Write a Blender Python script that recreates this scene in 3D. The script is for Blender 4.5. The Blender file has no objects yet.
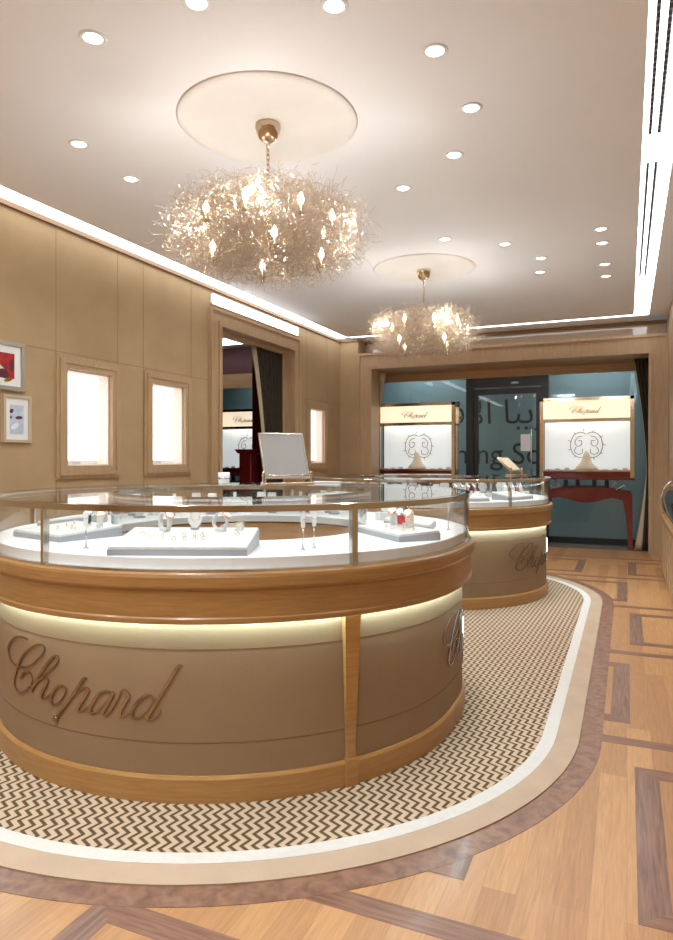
import bpy, math, random
from mathutils import Vector, Matrix
random.seed(7)
PI = math.pi
sc = bpy.context.scene
COL = sc.collection

# ------------------------------------------------------------------ materials
MATS = {}
def newmat(name):
    m = bpy.data.materials.new(name); m.use_nodes = True
    nt = m.node_tree; b = nt.nodes['Principled BSDF']
    MATS[name] = m
    return m, nt, b
def N(nt, t, **kw):
    n = nt.nodes.new(t)
    for k, v in kw.items(): setattr(n, k, v)
    return n
def plain(name, col, rough=.5, metal=0, noise=.0, nscale=8, spec=.5, coat=0, bump=0):
    m, nt, b = newmat(name)
    b.inputs['Roughness'].default_value = rough
    b.inputs['Metallic'].default_value = metal
    b.inputs['Specular IOR Level'].default_value = spec
    b.inputs['Coat Weight'].default_value = coat
    b.inputs['Coat Roughness'].default_value = .08
    tc = N(nt, 'ShaderNodeTexCoord'); nz = N(nt, 'ShaderNodeTexNoise')
    nz.inputs['Scale'].default_value = nscale; nz.inputs['Detail'].default_value = 4
    nt.links.new(tc.outputs['Object'], nz.inputs['Vector'])
    r = N(nt, 'ShaderNodeValToRGB')
    r.color_ramp.elements[0].position = .3; r.color_ramp.elements[1].position = .7
    r.color_ramp.elements[0].color = [c*(1-noise) for c in col]+[1]
    r.color_ramp.elements[1].color = [min(1, c*(1+noise)) for c in col]+[1]
    nt.links.new(nz.outputs['Fac'], r.inputs['Fac'])
    nt.links.new(r.outputs['Color'], b.inputs['Base Color'])
    if bump:
        bp = N(nt, 'ShaderNodeBump'); bp.inputs['Strength'].default_value = bump; bp.inputs['Distance'].default_value = .002
        n2 = N(nt, 'ShaderNodeTexNoise'); n2.inputs['Scale'].default_value = nscale*30
        nt.links.new(tc.outputs['Object'], n2.inputs['Vector'])
        nt.links.new(n2.outputs['Fac'], bp.inputs['Height']); nt.links.new(bp.outputs['Normal'], b.inputs['Normal'])
    return m
def wood(name, c1, c2, stretch=(1, 1, 1), rough=.4, scale=6, coat=0):
    m, nt, b = newmat(name)
    tc = N(nt, 'ShaderNodeTexCoord'); mp = N(nt, 'ShaderNodeMapping'); mp.inputs['Scale'].default_value = stretch
    nz = N(nt, 'ShaderNodeTexNoise'); nz.inputs['Scale'].default_value = scale; nz.inputs['Detail'].default_value = 6; nz.inputs['Distortion'].default_value = .6
    r = N(nt, 'ShaderNodeValToRGB'); r.color_ramp.elements[0].position = .32; r.color_ramp.elements[1].position = .68
    r.color_ramp.elements[0].color = list(c1)+[1]; r.color_ramp.elements[1].color = list(c2)+[1]
    nt.links.new(tc.outputs['Object'], mp.inputs['Vector']); nt.links.new(mp.outputs['Vector'], nz.inputs['Vector'])
    nt.links.new(nz.outputs['Fac'], r.inputs['Fac']); nt.links.new(r.outputs['Color'], b.inputs['Base Color'])
    b.inputs['Roughness'].default_value = rough
    b.inputs['Coat Weight'].default_value = coat; b.inputs['Coat Roughness'].default_value = .1
    return m
def emit(name, col, s):
    m, nt, b = newmat(name)
    b.inputs['Base Color'].default_value = list(col)+[1]
    b.inputs['Emission Color'].default_value = list(col)+[1]
    b.inputs['Emission Strength'].default_value = s
    return m
def glass(name, tint=(1, 1, 1), ior=1.5, rough=.0, extra=0.0):
    m, nt, b = newmat(name); nt.nodes.remove(b)
    out = nt.nodes['Material Output']
    t = N(nt, 'ShaderNodeBsdfTransparent'); t.inputs['Color'].default_value = list(tint)+[1]
    g = N(nt, 'ShaderNodeBsdfGlossy'); g.inputs['Roughness'].default_value = rough
    fr = N(nt, 'ShaderNodeLayerWeight'); fr.inputs['Blend'].default_value = .5
    pw = N(nt, 'ShaderNodeMath', operation='POWER'); pw.inputs[1].default_value = 4.5
    nt.links.new(fr.outputs['Facing'], pw.inputs[0])
    ad = N(nt, 'ShaderNodeMath', operation='MULTIPLY_ADD'); ad.inputs[1].default_value = .9; ad.inputs[2].default_value = .035+extra; ad.use_clamp = True
    mx = N(nt, 'ShaderNodeMixShader')
    nt.links.new(pw.outputs[0], ad.inputs[0]); nt.links.new(ad.outputs[0], mx.inputs[0])
    nt.links.new(t.outputs[0], mx.inputs[1]); nt.links.new(g.outputs[0], mx.inputs[2]); nt.links.new(mx.outputs[0], out.inputs[0])
    return m

OAK = wood('honey_oak', (.36, .18, .055), (.44, .235, .08), (1.2, 1.2, 14), .38, 5, .15)
OAKH = wood('honey_oak_band', (.29, .145, .045), (.37, .195, .066), (1.2, 1.2, 20), .32, 5, .3)
OAKP = wood('pale_oak', (.42, .275, .15), (.50, .34, .195), (12, 12, .8), .42, 4)
SOFF = wood('soffit_oak', (.42, .24, .105), (.52, .31, .145), (1, 12, 12), .42, 4)
WALNX = wood('walnut_along_x', (.135, .050, .024), (.26, .115, .062), (1.2, 22, 1), .42, 4, .08)
WALNY = wood('walnut_along_y', (.125, .052, .030), (.25, .125, .080), (22, 1.2, 1), .42, 4, .08)
WALNC = wood('walnut_curved', (.14, .055, .028), (.26, .125, .072), (7, 7, 1), .42, 3, .08)
FABW = plain('tan_wall_fabric', (.45, .315, .178), .75, 0, .06, 3, .2, 0, .3)
FABC = plain('taupe_panel_leather', (.27, .175, .098), .6, 0, .05, 4, .35, 0, .3)
SEAMW = plain('wall_seam', (.27, .18, .09), .7)
SEAM = plain('seam_brown', (.16, .085, .035), .6)
TRIMD = plain('cornice_brown', (.26, .15, .07), .5)
CEIL = plain('ceiling_paint', (.88, .87, .89), .7, 0, .015, 1, .3)
CEILM = plain('medallion_plaster', (.86, .83, .79), .6, 0, .03, 3, .3)
WHITE = plain('white_lacquer', (.83, .83, .84), .35)
WLEA = plain('white_leather', (.66, .65, .64), .5, 0, .06, 40, .4, 0, .3)
GREYE = plain('grey_tray_edge', (.33, .34, .37), .35)
LETT = plain('dark_polished_steel', (.36, .32, .30), .12, 1)
CHROME = plain('polished_chrome', (.80, .78, .74), .08, 1)
STEEL = plain('brushed_steel', (.55, .56, .58), .25, 1)
RIM = plain('satin_champagne_rim', (.56, .52, .45), .12, 1)
BRASS = plain('champagne_metal', (.74, .62, .46), .12, 1)
WIRE = plain('champagne_wire', (.50, .40, .30), .36, 1)
SILV = plain('silver_frame', (.42, .38, .33), .35, .6)
GOLD = plain('gold', (.83, .58, .25), .15, 1)
ROSE = plain('rose_gold', (.80, .48, .36), .15, 1)
DARK = plain('black_metal', (.018, .022, .028), .3, .2)
BLACK = plain('black_plastic', (.01, .01, .012), .35)
CHERRY = plain('red_cherry_lacquer', (.13, .012, .010), .15, 0, .2, 5, .5, .6)
MAROON = plain('maroon_paint', (.10, .012, .014), .5, 0, .1)
VELV = wood('dark_curtain', (.016, .011, .007), (.05, .036, .022), (30, 30, .6), .85, 3)
LINING = plain('beige_curtain_lining', (.52, .42, .29), .8)
PINKW = plain('pale_pink_lining', (.88, .80, .74), .6)
CREAM = plain('cream_velvet', (.80, .70, .56), .8, 0, .06)
TEAL = plain('teal_hoarding', (.24, .32, .335), .45, 0, .06, 1)
PAPER = plain('white_paper', (.75, .75, .80), .6)
INK = plain('black_ink', (.012, .03, .03), .5)
MIRR = plain('mirror_board', (.22, .20, .185), .45)
REDIM = plain('red_print', (.38, .012, .012), .4, 0, .5, 14)
BLUEIM = plain('pale_blue_print', (.50, .60, .72), .5, 0, .15, 20)
PLUM = plain('plum_print', (.10, .02, .04), .5, 0, .3, 20)
GLOSS = plain('polished_tan_panel', (.60, .48, .34), .06, 0, .03, 2, .6, .8)
TILE = plain('grey_stone_tile', (.26, .21, .17), .2, 0, .15, 2)
GLASS = glass('clear_glass', (.985, .992, .99))
GTOP = glass('glass_top', (.95, .975, .965), 1.5, 0, .10)
GDOOR = glass('window_glass', (.86, .93, .95), 1.45)
E_SLOT = emit('cove_light_panel', (.90, .95, 1), 3.2)
E_LED = emit('cool_led', (.60, .88, .95), 26.0)
E_CASE = emit('case_led', (.93, .97, 1), 6.0)
E_NICHE = emit('niche_backlight', (1, .97, .94), .95)
E_HEAD = emit('sign_backlight', (1, .86, .62), .62)
E_SCR = emit('screen_backlight', (.74, .80, .82), .36)
E_BULB = emit('bulb_glow', (1, .88, .68), 9)
E_DOWN = emit('downlight_lens', (1, .96, .90), 3.5)
E_OUT = emit('added_outside_glow', (.85, .93, 1), 1.5)  # glow of the panels added outside the shop front

LOUV, _nt, _b = newmat('grille_louvre')
_tc = N(_nt, 'ShaderNodeTexCoord'); _w = N(_nt, 'ShaderNodeTexWave'); _w.bands_direction = 'Y'; _w.inputs['Scale'].default_value = 6
_r = N(_nt, 'ShaderNodeValToRGB'); _r.color_ramp.elements[0].color = (.03, .035, .045, 1); _r.color_ramp.elements[1].color = (.25, .27, .3, 1); _r.color_ramp.elements[0].position = .5
_nt.links.new(_tc.outputs['Object'], _w.inputs['Vector']); _nt.links.new(_w.outputs['Fac'], _r.inputs['Fac']); _nt.links.new(_r.outputs['Color'], _b.inputs['Base Color'])

def floor_mat():
    m, nt, b = newmat('oak_planks')
    tc = N(nt, 'ShaderNodeTexCoord'); mp = N(nt, 'ShaderNodeMapping'); mp.inputs['Rotation'].default_value = (0, 0, PI/2)
    br = N(nt, 'ShaderNodeTexBrick'); br.inputs['Scale'].default_value = 1
    br.inputs['Brick Width'].default_value = 1.55; br.inputs['Row Height'].default_value = .105; br.inputs['Mortar Size'].default_value = .0011
    br.inputs['Color1'].default_value = (.50, .255, .098, 1); br.inputs['Color2'].default_value = (.37, .17, .060, 1); br.inputs['Mortar'].default_value = (.36, .17, .06, 1)
    br.offset = .37
    nt.links.new(tc.outputs['Object'], mp.inputs['Vector']); nt.links.new(mp.outputs['Vector'], br.inputs['Vector'])
    m2 = N(nt, 'ShaderNodeMapping'); m2.inputs['Scale'].default_value = (26, 1.6, 1)
    nz = N(nt, 'ShaderNodeTexNoise'); nz.inputs['Scale'].default_value = 3; nz.inputs['Detail'].default_value = 6; nz.inputs['Distortion'].default_value = 1.2
    nt.links.new(tc.outputs['Object'], m2.inputs['Vector']); nt.links.new(m2.outputs['Vector'], nz.inputs['Vector'])
    r = N(nt, 'ShaderNodeValToRGB'); r.color_ramp.elements[0].position = .3; r.color_ramp.elements[1].position = .7
    r.color_ramp.elements[0].color = (.80, .78, .74, 1); r.color_ramp.elements[1].color = (1.06, 1.05, 1.02, 1)
    mx = N(nt, 'ShaderNodeMix', data_type='RGBA', blend_type='MULTIPLY'); mx.inputs[0].default_value = 1
    nt.links.new(nz.outputs['Fac'], r.inputs['Fac']); nt.links.new(br.outputs['Color'], mx.inputs[6]); nt.links.new(r.outputs['Color'], mx.inputs[7])
    nt.links.new(mx.outputs[2], b.inputs['Base Color'])
    b.inputs['Roughness'].default_value = .42; b.inputs['Coat Weight'].default_value = .12; b.inputs['Coat Roughness'].default_value = .2
    return m
FLOORM = floor_mat()
def zig_mat():
    m, nt, b = newmat('chevron_weave')
    tc = N(nt, 'ShaderNodeTexCoord'); mp = N(nt, 'ShaderNodeMapping'); mp.inputs['Rotation'].default_value = (0, 0, math.radians(CARPET_ROT))
    sp = N(nt, 'ShaderNodeSeparateXYZ')
    nt.links.new(tc.outputs['Object'], mp.inputs['Vector']); nt.links.new(mp.outputs['Vector'], sp.inputs[0])
    pp = N(nt, 'ShaderNodeMath', operation='PINGPONG'); pp.inputs[1].default_value = .036
    nt.links.new(sp.outputs[1], pp.inputs[0])
    mu = N(nt, 'ShaderNodeMath', operation='MULTIPLY'); mu.inputs[1].default_value = .82
    ad = N(nt, 'ShaderNodeMath', operation='ADD')
    nt.links.new(pp.outputs[0], mu.inputs[0]); nt.links.new(mu.outputs[0], ad.inputs[0]); nt.links.new(sp.outputs[0], ad.inputs[1])
    p2 = N(nt, 'ShaderNodeMath', operation='PINGPONG'); p2.inputs[1].default_value = .020
    nt.links.new(ad.outputs[0], p2.inputs[0])
    m3 = N(nt, 'ShaderNodeMath', operation='MULTIPLY'); m3.inputs[1].default_value = 50
    nt.links.new(p2.outputs[0], m3.inputs[0])
    r = N(nt, 'ShaderNodeValToRGB'); r.color_ramp.elements[0].position = .32; r.color_ramp.elements[1].position = .54
    r.color_ramp.elements[0].color = (.095, .058, .03, 1); r.color_ramp.elements[1].color = (.50, .355, .245, 1)
    nt.links.new(m3.outputs[0], r.inputs['Fac']); nt.links.new(r.outputs['Color'], b.inputs['Base Color'])
    b.inputs['Roughness'].default_value = .95; b.inputs['Specular IOR Level'].default_value = .1
    return m
CARPET_ROT = -27
ZIG = zig_mat()
CWHITE = plain('white_carpet_band', (.60, .545, .50), .95, 0, .03, 40, .1, 0, .5)
CBEIGE = plain('beige_carpet_band', (.44, .315, .225), .95, 0, .05, 6, .1, 0, .5)

# ------------------------------------------------------------------ mesh tools
class MB:
    def __init__(s): s.v = []; s.f = []; s.m = []; s.mats = []; s.cur = 0; s.sm = []; s.smooth = False
    def mat(s, m):
        if m not in s.mats: s.mats.append(m)
        s.cur = s.mats.index(m); return s
    def face(s, idx): s.f.append(idx); s.m.append(s.cur); s.sm.append(s.smooth)
    def box(s, x0, x1, y0, y1, z0, z1):
        b = len(s.v)
        s.v += [(x0,y0,z0),(x1,y0,z0),(x1,y1,z0),(x0,y1,z0),(x0,y0,z1),(x1,y0,z1),(x1,y1,z1),(x0,y1,z1)]
        for q in ((0,3,2,1),(4,5,6,7),(0,1,5,4),(1,2,6,5),(2,3,7,6),(3,0,4,7)): s.face([b+i for i in q])
        return s
    def bbox(s, x0, x1, y0, y1, z0, z1, c=.004):      # box with chamfered vertical and top edges
        p = [(x0+c,y0),(x1-c,y0),(x1,y0+c),(x1,y1-c),(x1-c,y1),(x0+c,y1),(x0,y1-c),(x0,y0+c)]
        cx, cy = (x0+x1)/2, (y0+y1)/2
        q = [(x+(c if x < cx else -c)*.7, y+(c if y < cy else -c)*.7) for x, y in p]
        b = len(s.v); n = 8
        s.v += [(x,y,z0) for x, y in p]+[(x,y,z1-c) for x, y in p]+[(x,y,z1) for x, y in q]
        s.face([b+i for i in reversed(range(n))]); s.face([b+2*n+i for i in range(n)])
        for k in range(2):
            for i in range(n): s.face([b+k*n+i, b+k*n+(i+1)%n, b+(k+1)*n+(i+1)%n, b+(k+1)*n+i])
        return s
    def lathe(s, prof, c=(0,0,0), n=24, axis='z', cap=True):
        b = len(s.v); sm = s.smooth; s.smooth = True
        for r, z in prof:
            for i in range(n):
                a = 2*PI*i/n; p = (r*math.cos(a), r*math.sin(a), z)
                if axis == 'y': p = (p[0], p[2], p[1])
                if axis == 'x': p = (p[2], p[0], p[1])
                s.v.append((c[0]+p[0], c[1]+p[1], c[2]+p[2]))
        for k in range(len(prof)-1):
            for i in range(n): s.face([b+k*n+i, b+k*n+(i+1)%n, b+(k+1)*n+(i+1)%n, b+(k+1)*n+i])
        s.smooth = False
        if cap:
            s.face([b+i for i in reversed(range(n))]); s.face([b+(len(prof)-1)*n+i for i in range(n)])
        s.smooth = sm
        return s
    def tube(s, pts, r, n=6, closed=False, flat=None):
        pts = [Vector(p) for p in pts]; b = len(s.v); L = len(pts); sm = s.smooth; s.smooth = n > 3
        prev = None
        for i, p in enumerate(pts):
            if closed: t = pts[(i+1) % L]-pts[i-1]
            else: t = pts[min(i+1, L-1)]-pts[max(i-1, 0)]
            if t.length < 1e-9: t = Vector((0,0,1))
            t.normalize()
            if prev is None:
                up = Vector((0,0,1)) if abs(t.z) < .9 else Vector((1,0,0)); a = t.cross(up).normalized()
            else:
                a = (prev-t*prev.dot(t))
                a = a.normalized() if a.length > 1e-6 else t.orthogonal().normalized()
            prev = a; c = t.cross(a); rr = r[i] if isinstance(r, (list, tuple)) else r
            for j in range(n):
                an = 2*PI*j/n; s.v.append(tuple(p+a*rr*math.cos(an)+c*rr*math.sin(an)))
        for i in range(L if closed else L-1):
            k = (i+1) % L
            for j in range(n): s.face([b+i*n+j, b+i*n+(j+1)%n, b+k*n+(j+1)%n, b+k*n+j])
        if not closed:
            s.face([b+j for j in reversed(range(n))]); s.face([b+(L-1)*n+j for j in range(n)])
        s.smooth = sm
        return s
    def prism(s, poly, z0, z1):                       # poly CCW in xy
        b = len(s.v); n = len(poly)
        s.v += [(x,y,z0) for x, y in poly]+[(x,y,z1) for x, y in poly]
        s.face([b+i for i in reversed(range(n))]); s.face([b+n+i for i in range(n)])
        for i in range(n): s.face([b+i, b+(i+1)%n, b+n+(i+1)%n, b+n+i])
        return s
    def prism_xz(s, poly, y0, y1):
        b = len(s.v); n = len(poly)
        s.v += [(x,y0,z) for x, z in poly]+[(x,y1,z) for x, z in poly]
        s.face([b+i for i in range(n)]); s.face([b+n+i for i in reversed(range(n))])
        for i in range(n): s.face([b+(i+1)%n, b+i, b+n+i, b+n+(i+1)%n])
        return s
    def xform(s, M, start=0):
        s.v = s.v[:start]+[tuple(M @ Vector(p)) for p in s.v[start:]]
        return s
    def build(s, name, mat=None, parent=None, loc=None, rz=0):
        me = bpy.data.meshes.new(name); me.from_pydata(s.v, [], s.f)
        mats = s.mats if s.mats else [mat]
        for m in mats: me.materials.append(m)
        me.polygons.foreach_set('material_index', s.m if s.mats else [0]*len(s.f))
        me.polygons.foreach_set('use_smooth', s.sm)
        me.update()
        o = bpy.data.objects.new(name, me); COL.objects.link(o)
        if parent: o.parent = parent
        if loc: o.location = loc
        o.rotation_euler.z = rz
        return o
def tag(o, label=None, cat=None, group=None, kind=None):
    for k, v in (('label', label), ('category', cat), ('group', group), ('kind', kind)):
        if v: o[k] = v
    return o
def thing(name, label, cat, loc=(0,0,0), rz=0, group=None):
    o = bpy.data.objects.new(name, None); COL.objects.link(o); o.location = loc; o.rotation_euler.z = rz; o.empty_display_size = .1
    return tag(o, label, cat, group)
def struct(o): o['kind'] = 'structure'; return o
KIDS = {}
def copy_thing(root, loc, rz=0, label=None, group=None, scale=None):
    def rec(o, par):
        c = o.copy(); COL.objects.link(c)
        if par: c.parent = par
        for ch in [x for x in bpy.data.objects if x.parent == o]: rec(ch, c)
        return c
    r = rec(root, None); r.location = loc; r.rotation_euler.z = rz
    if scale: r.scale = (scale, scale, scale)
    if label: r['label'] = label
    if group: r['group'] = group
    return r
def lamp(kind, name, loc, energy, col=(1,1,1), parent=None, **kw):
    l = bpy.data.lights.new(name, kind); l.energy = energy; l.color = col
    rot = kw.pop('rot', None)
    for k, v in kw.items(): setattr(l, k, v)
    o = bpy.data.objects.new(name, l); COL.objects.link(o); o.location = loc
    if rot: o.rotation_euler = rot
    if parent: o.parent = parent
    return o

# ------------------------------------------------------------------ oval paths
class Oval:
    def __init__(s, cx, y1, y2, a, b, n=72):
        P = []
        for i in range(n+1):
            t = -PI/2+PI/2*i/n; P.append((cx+a*math.cos(t), y1+b*math.sin(t)))
        if y2 > y1:
            for i in range(1, 8): P.append((cx+a, y1+(y2-y1)*i/8))
        for i in range(0 if y2 > y1 else 1, 2*n+1):
            t = PI*i/(2*n); P.append((cx+a*math.cos(t), y2+b*math.sin(t)))
        if y2 > y1:
            for i in range(1, 8): P.append((cx-a, y2-(y2-y1)*i/8))
        for i in range(0 if y2 > y1 else 1, n):
            t = -PI+PI/2*i/n; P.append((cx+a*math.cos(t), y1+b*math.sin(t)))
        s.P = P; L = len(P); s.cum = [0]; s.Nn = []
        for i in range(L):
            a_, b_ = P[i-1], P[(i+1) % L]; dx, dy = b_[0]-a_[0], b_[1]-a_[1]; l = math.hypot(dx, dy)
            s.Nn.append((dy/l, -dx/l))
            s.cum.append(s.cum[-1]+math.dist(P[i], P[(i+1) % L]))
        s.len = s.cum[-1]
    def at(s, d, off=0):
        d %= s.len; lo = 0; hi = len(s.P)
        while hi-lo > 1:
            m = (lo+hi)//2
            if s.cum[m] <= d: lo = m
            else: hi = m
        t = (d-s.cum[lo])/(s.cum[lo+1]-s.cum[lo]); k = (lo+1) % len(s.P)
        x = s.P[lo][0]*(1-t)+s.P[k][0]*t; y = s.P[lo][1]*(1-t)+s.P[k][1]*t
        nx = s.Nn[lo][0]*(1-t)+s.Nn[k][0]*t; ny = s.Nn[lo][1]*(1-t)+s.Nn[k][1]*t; l = math.hypot(nx, ny)
        return (x+nx/l*off, y+ny/l*off, nx/l, ny/l)
    def sweep(s, mb, prof, d0=None, d1=None, step=.035, smooth=True):
        # prof: closed loop of (off, z), swept round the oval (whole way or from d0 to d1)
        closed = d0 is None
        if closed: d0, d1 = 0, s.len
        n = max(2, int((d1-d0)/step)); ds = [d0+(d1-d0)*i/n for i in range(n if closed else n+1)]
        b = len(mb.v); m = len(prof); sm = mb.smooth; mb.smooth = False
        for d in ds:
            x, y, nx, ny = s.at(d)
            for o, z in prof: mb.v.append((x+nx*o, y+ny*o, z))
        L = len(ds)
        for i in range(L if closed else L-1):
            k = (i+1) % L
            for j in range(m):
                j2 = (j+1) % m; mb.face([b+i*m+j, b+k*m+j, b+k*m+j2, b+i*m+j2])
        if not closed:
            mb.face([b+j for j in range(m)]); mb.face([b+(L-1)*m+j for j in reversed(range(m))])
        mb.smooth = sm
        return mb

# ------------------------------------------------------------------ script lettering
STROKES = {
'C': [(-0.342,0.574),(-0.39,0.578),(-0.453,0.566),(-0.518,0.532),(-0.555,0.491),(-0.533,0.455),(-0.471,0.438),(-0.39,0.447),(-0.316,0.468),(-0.263,0.501),(-0.224,0.534),(-0.211,0.56),(-0.235,0.569),(-0.28,0.559),(-0.342,0.526),(-0.398,0.483),(-0.445,0.427),(-0.476,0.374),(-0.471,0.342),(-0.429,0.329),(-0.369,0.345),(-0.316,0.38),(-0.304,0.411),(-0.323,0.434),(-0.369,0.427),(-0.413,0.392)],
'h': [(-0.342,0.363),(-0.274,0.403),(-0.178,0.47),(-0.134,0.506),(-0.122,0.531),(-0.144,0.536),(-0.188,0.501),(-0.229,0.457),(-0.274,0.41),(-0.312,0.355)],
'h2': [(-0.312,0.355),(-0.263,0.405),(-0.219,0.43),(-0.193,0.427),(-0.208,0.397),(-0.235,0.361),(-0.229,0.342),(-0.198,0.354),(-0.173,0.373)],
'o': [(-0.093,0.417),(-0.125,0.413),(-0.158,0.381),(-0.173,0.348),(-0.153,0.333),(-0.116,0.349),(-0.085,0.385),(-0.08,0.41),(-0.098,0.416)],
'p': [(0.034,0.466),(0.018,0.464),(-0.009,0.429),(-0.059,0.367),(-0.102,0.317),(-0.137,0.277)],
'p2': [(-0.05,0.375),(-0.001,0.415),(0.026,0.428),(0.038,0.417),(0.014,0.378),(-0.013,0.341),(-0.001,0.33),(0.034,0.351)],
'a': [(0.147,0.423),(0.126,0.425),(0.094,0.413),(0.065,0.374),(0.048,0.342),(0.061,0.331),(0.09,0.345),(0.123,0.378),(0.151,0.414)],
'a2': [(0.161,0.424),(0.13,0.37),(0.112,0.341),(0.123,0.332),(0.151,0.352)],
'r': [(0.151,0.352),(0.178,0.396),(0.198,0.435),(0.211,0.436),(0.227,0.415),(0.208,0.384),(0.191,0.35),(0.193,0.335),(0.208,0.337),(0.239,0.36)],
'd': [(0.33,0.401),(0.325,0.421),(0.302,0.423),(0.27,0.398),(0.244,0.363),(0.241,0.342),(0.257,0.332),(0.283,0.343),(0.314,0.374),(0.339,0.411)],
'd2': [(0.45,0.544),(0.433,0.542),(0.4,0.489),(0.363,0.429),(0.327,0.369),(0.308,0.339),(0.32,0.331),(0.345,0.344),(0.363,0.368)]}
def catmull(p, k=6):
    out = []
    for i in range(len(p)-1):
        a = p[max(i-1, 0)]; b = p[i]; c = p[i+1]; d = p[min(i+2, len(p)-1)]
        for j in range(k):
            t = j/k
            out.append(tuple(.5*((2*b[q])+(-a[q]+c[q])*t+(2*a[q]-5*b[q]+4*c[q]-d[q])*t*t+(-a[q]+3*b[q]-3*c[q]+d[q])*t**3) for q in (0, 1)))
    out.append(p[-1]); return out
def ribbon(mb, pts, fn, wmin, wmax, depth, k=6, heavy=None):
    P = catmull(pts, k); b = len(mb.v); L = len(P)
    for i, p in enumerate(P):
        q0, q1 = P[max(i-1, 0)], P[min(i+1, L-1)]; dx, dy = q1[0]-q0[0], q1[1]-q0[1]; l = math.hypot(dx, dy) or 1
        down = max(0, -dy/l) if heavy is None else heavy
        w = (wmin+(wmax-wmin)*down**1.3)/2
        nx, ny = -dy/l*w, dx/l*w
        for (u, v, d) in ((p[0]+nx, p[1]+ny, 0), (p[0]+nx, p[1]+ny, depth), (p[0]-nx, p[1]-ny, depth), (p[0]-nx, p[1]-ny, 0)):
            mb.v.append(fn(u, v, d))
    for i in range(L-1):
        for j in range(4):
            mb.face([b+i*4+j, b+i*4+(j+1)%4, b+(i+1)*4+(j+1)%4, b+(i+1)*4+j])
    mb.face([b, b+3, b+2, b+1]); e = b+(L-1)*4; mb.face([e, e+1, e+2, e+3])
def script_word(fn, wmin=.0045, wmax=.016, depth=.005, k=6):
    mb = MB()
    for s in STROKES.values(): ribbon(mb, s, fn, wmin, wmax, depth, k)
    mb.lathe([(.001, -.002), (.013, 0), (.013, .004), (.001, .006)], (0, 0, 0), 10)
    m = len(mb.v)-40
    for i in range(m, len(mb.v)):
        x, y, z = mb.v[i]; mb.v[i] = fn(-.140+x, .274+y, max(0, z+.002))
    return mb

# ------------------------------------------------------------------ room shell
H = 3.40; XL = -4.5; YB = 10.5; YF = -3.0; XR = 1.25
fl = MB().mat(FLOORM).box(-9, XR+.2, YF-.2, 10.86, -.1, 0)
zi = .0008
def wal(x0, x1, y0, y1, along):
    fl.mat(WALNX if along == 'x' else WALNY).box(x0, x1, y0, y1, -.01, zi)
R_C = 1.94
for k in range(-2, 6):
    y = 1.845+1.605*k; wal(XL, XR, y, y+.088, 'x')
ox = {-2: -.4, -1: -1.486, 0: .03, 1: -1.075, 2: .02, 3: -1.085, 4: .01}
def mitre(x, y, w, t):                                # a square walnut frame with mitred corners
    for a, m in ((0, WALNX), (1, WALNY), (2, WALNX), (3, WALNY)):
        q = [(0, 0), (w, 0), (w-t, t), (t, t)]
        c = math.cos(a*PI/2); s_ = math.sin(a*PI/2)
        poly = [((u-w/2)*c-(v-w/2)*s_+w/2+x, (u-w/2)*s_+(v-w/2)*c+w/2+y) for u, v in q]
        fl.mat(m).prism(poly, -.01, zi)
for k, x0 in ox.items():
    yb = .24+1.605*k+1.605 if k > -3 else 0
    yb = 2.13+1.605*k
    for j in range(-4, 4):
        x = x0+1.6*j
        if x > XL and x+1.09 < XR+.1: mitre(x, yb, 1.09, .095)
fl.mat(TILE).box(-9, XR+.2, 10.86, 14, -.1, 0)
struct(fl.build('floor'))

ce = MB().mat(CEIL)
ce.box(-4.28, .085, YF, 10.30, H, H+.06)
ce.box(.29, XR+.2, YF, 10.55, H, H+.06)
ce.box(-4.28, .29, 10.42, 10.90, H, H+.06)
ce.box(XL-.2, XL, YF, 10.9, H, H+.06)
ce.box(-9.2, XL-.2, YF, 14, H, H+.06)
ce.box(-9.2, XR+.2, YF-.2, 14, H+.22, H+.28)
for x0, x1, y0, y1 in ((-4.29, -4.28, YF, 10.3), (.085, .09, YF, 10.3), (.285, .29, YF, 10.4)):
    ce.box(x0, x1, y0, y1, H, H+.22)
struct(ce.build('ceiling'))
# medallions (ceiling relief)
for i, y in enumerate((3.555, 6.95)):
    m = MB(); m.lathe([(.001, H-.014), (.50, H-.014), (.535, H-.010), (.545, H)], (-2.0, y, 0), 64)
    tag(m.build('ceiling_medallion', CEILM), ['round cream plaster medallion around the near chandelier canopy', 'round cream plaster medallion around the far chandelier canopy'][i], 'ceiling medallion')
# cove light panels
def cove(x0, x1, y0, y1, label):
    t = thing('cove_light', label, 'light', ((x0+x1)/2, (y0+y1)/2, H+.06)); cx, cy = (x0+x1)/2, (y0+y1)/2
    MB().box(x0-cx, x1-cx, y0-cy, y1-cy, -.048, -.03).build('light_panel', E_SLOT, t)
cove(-4.50, -4.29, YF, 10.3, 'long white cove light strip along the left wall top')
cove(-4.50, .285, 10.305, 10.415, 'thin white cove light strip across the far end of ceiling')
cove(.092, .283, YF, 10.3, 'wide white light slot holding the air grilles on the right of the ceiling')
for i, (y0, y1) in enumerate(((-1.5, 4.65), (5.10, 8.2))):
    t = thing('air_grille', ['nearer long dark slotted air grille in the right light slot', 'farther shorter dark slotted air grille in the right light slot'][i], 'air grille', (.158, y0, H+.008))
    g = MB()
    g.box(-.040, -.036, 0, y1-y0, -.004, .001); g.box(.036, .040, 0, y1-y0, -.004, .001); g.box(-.040, .040, -.004, 0, -.004, .001); g.box(-.040, .040, y1-y0, y1-y0+.004, -.004, .001); g.box(-.002, .002, 0, y1-y0, -.004, .001)
    g.build('frame', WHITE, t)
    for x in (-.025, .026): MB().box(x-.009, x+.009, 0, y1-y0, -.004, .004).build('louvre', LOUV, t)

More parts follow.
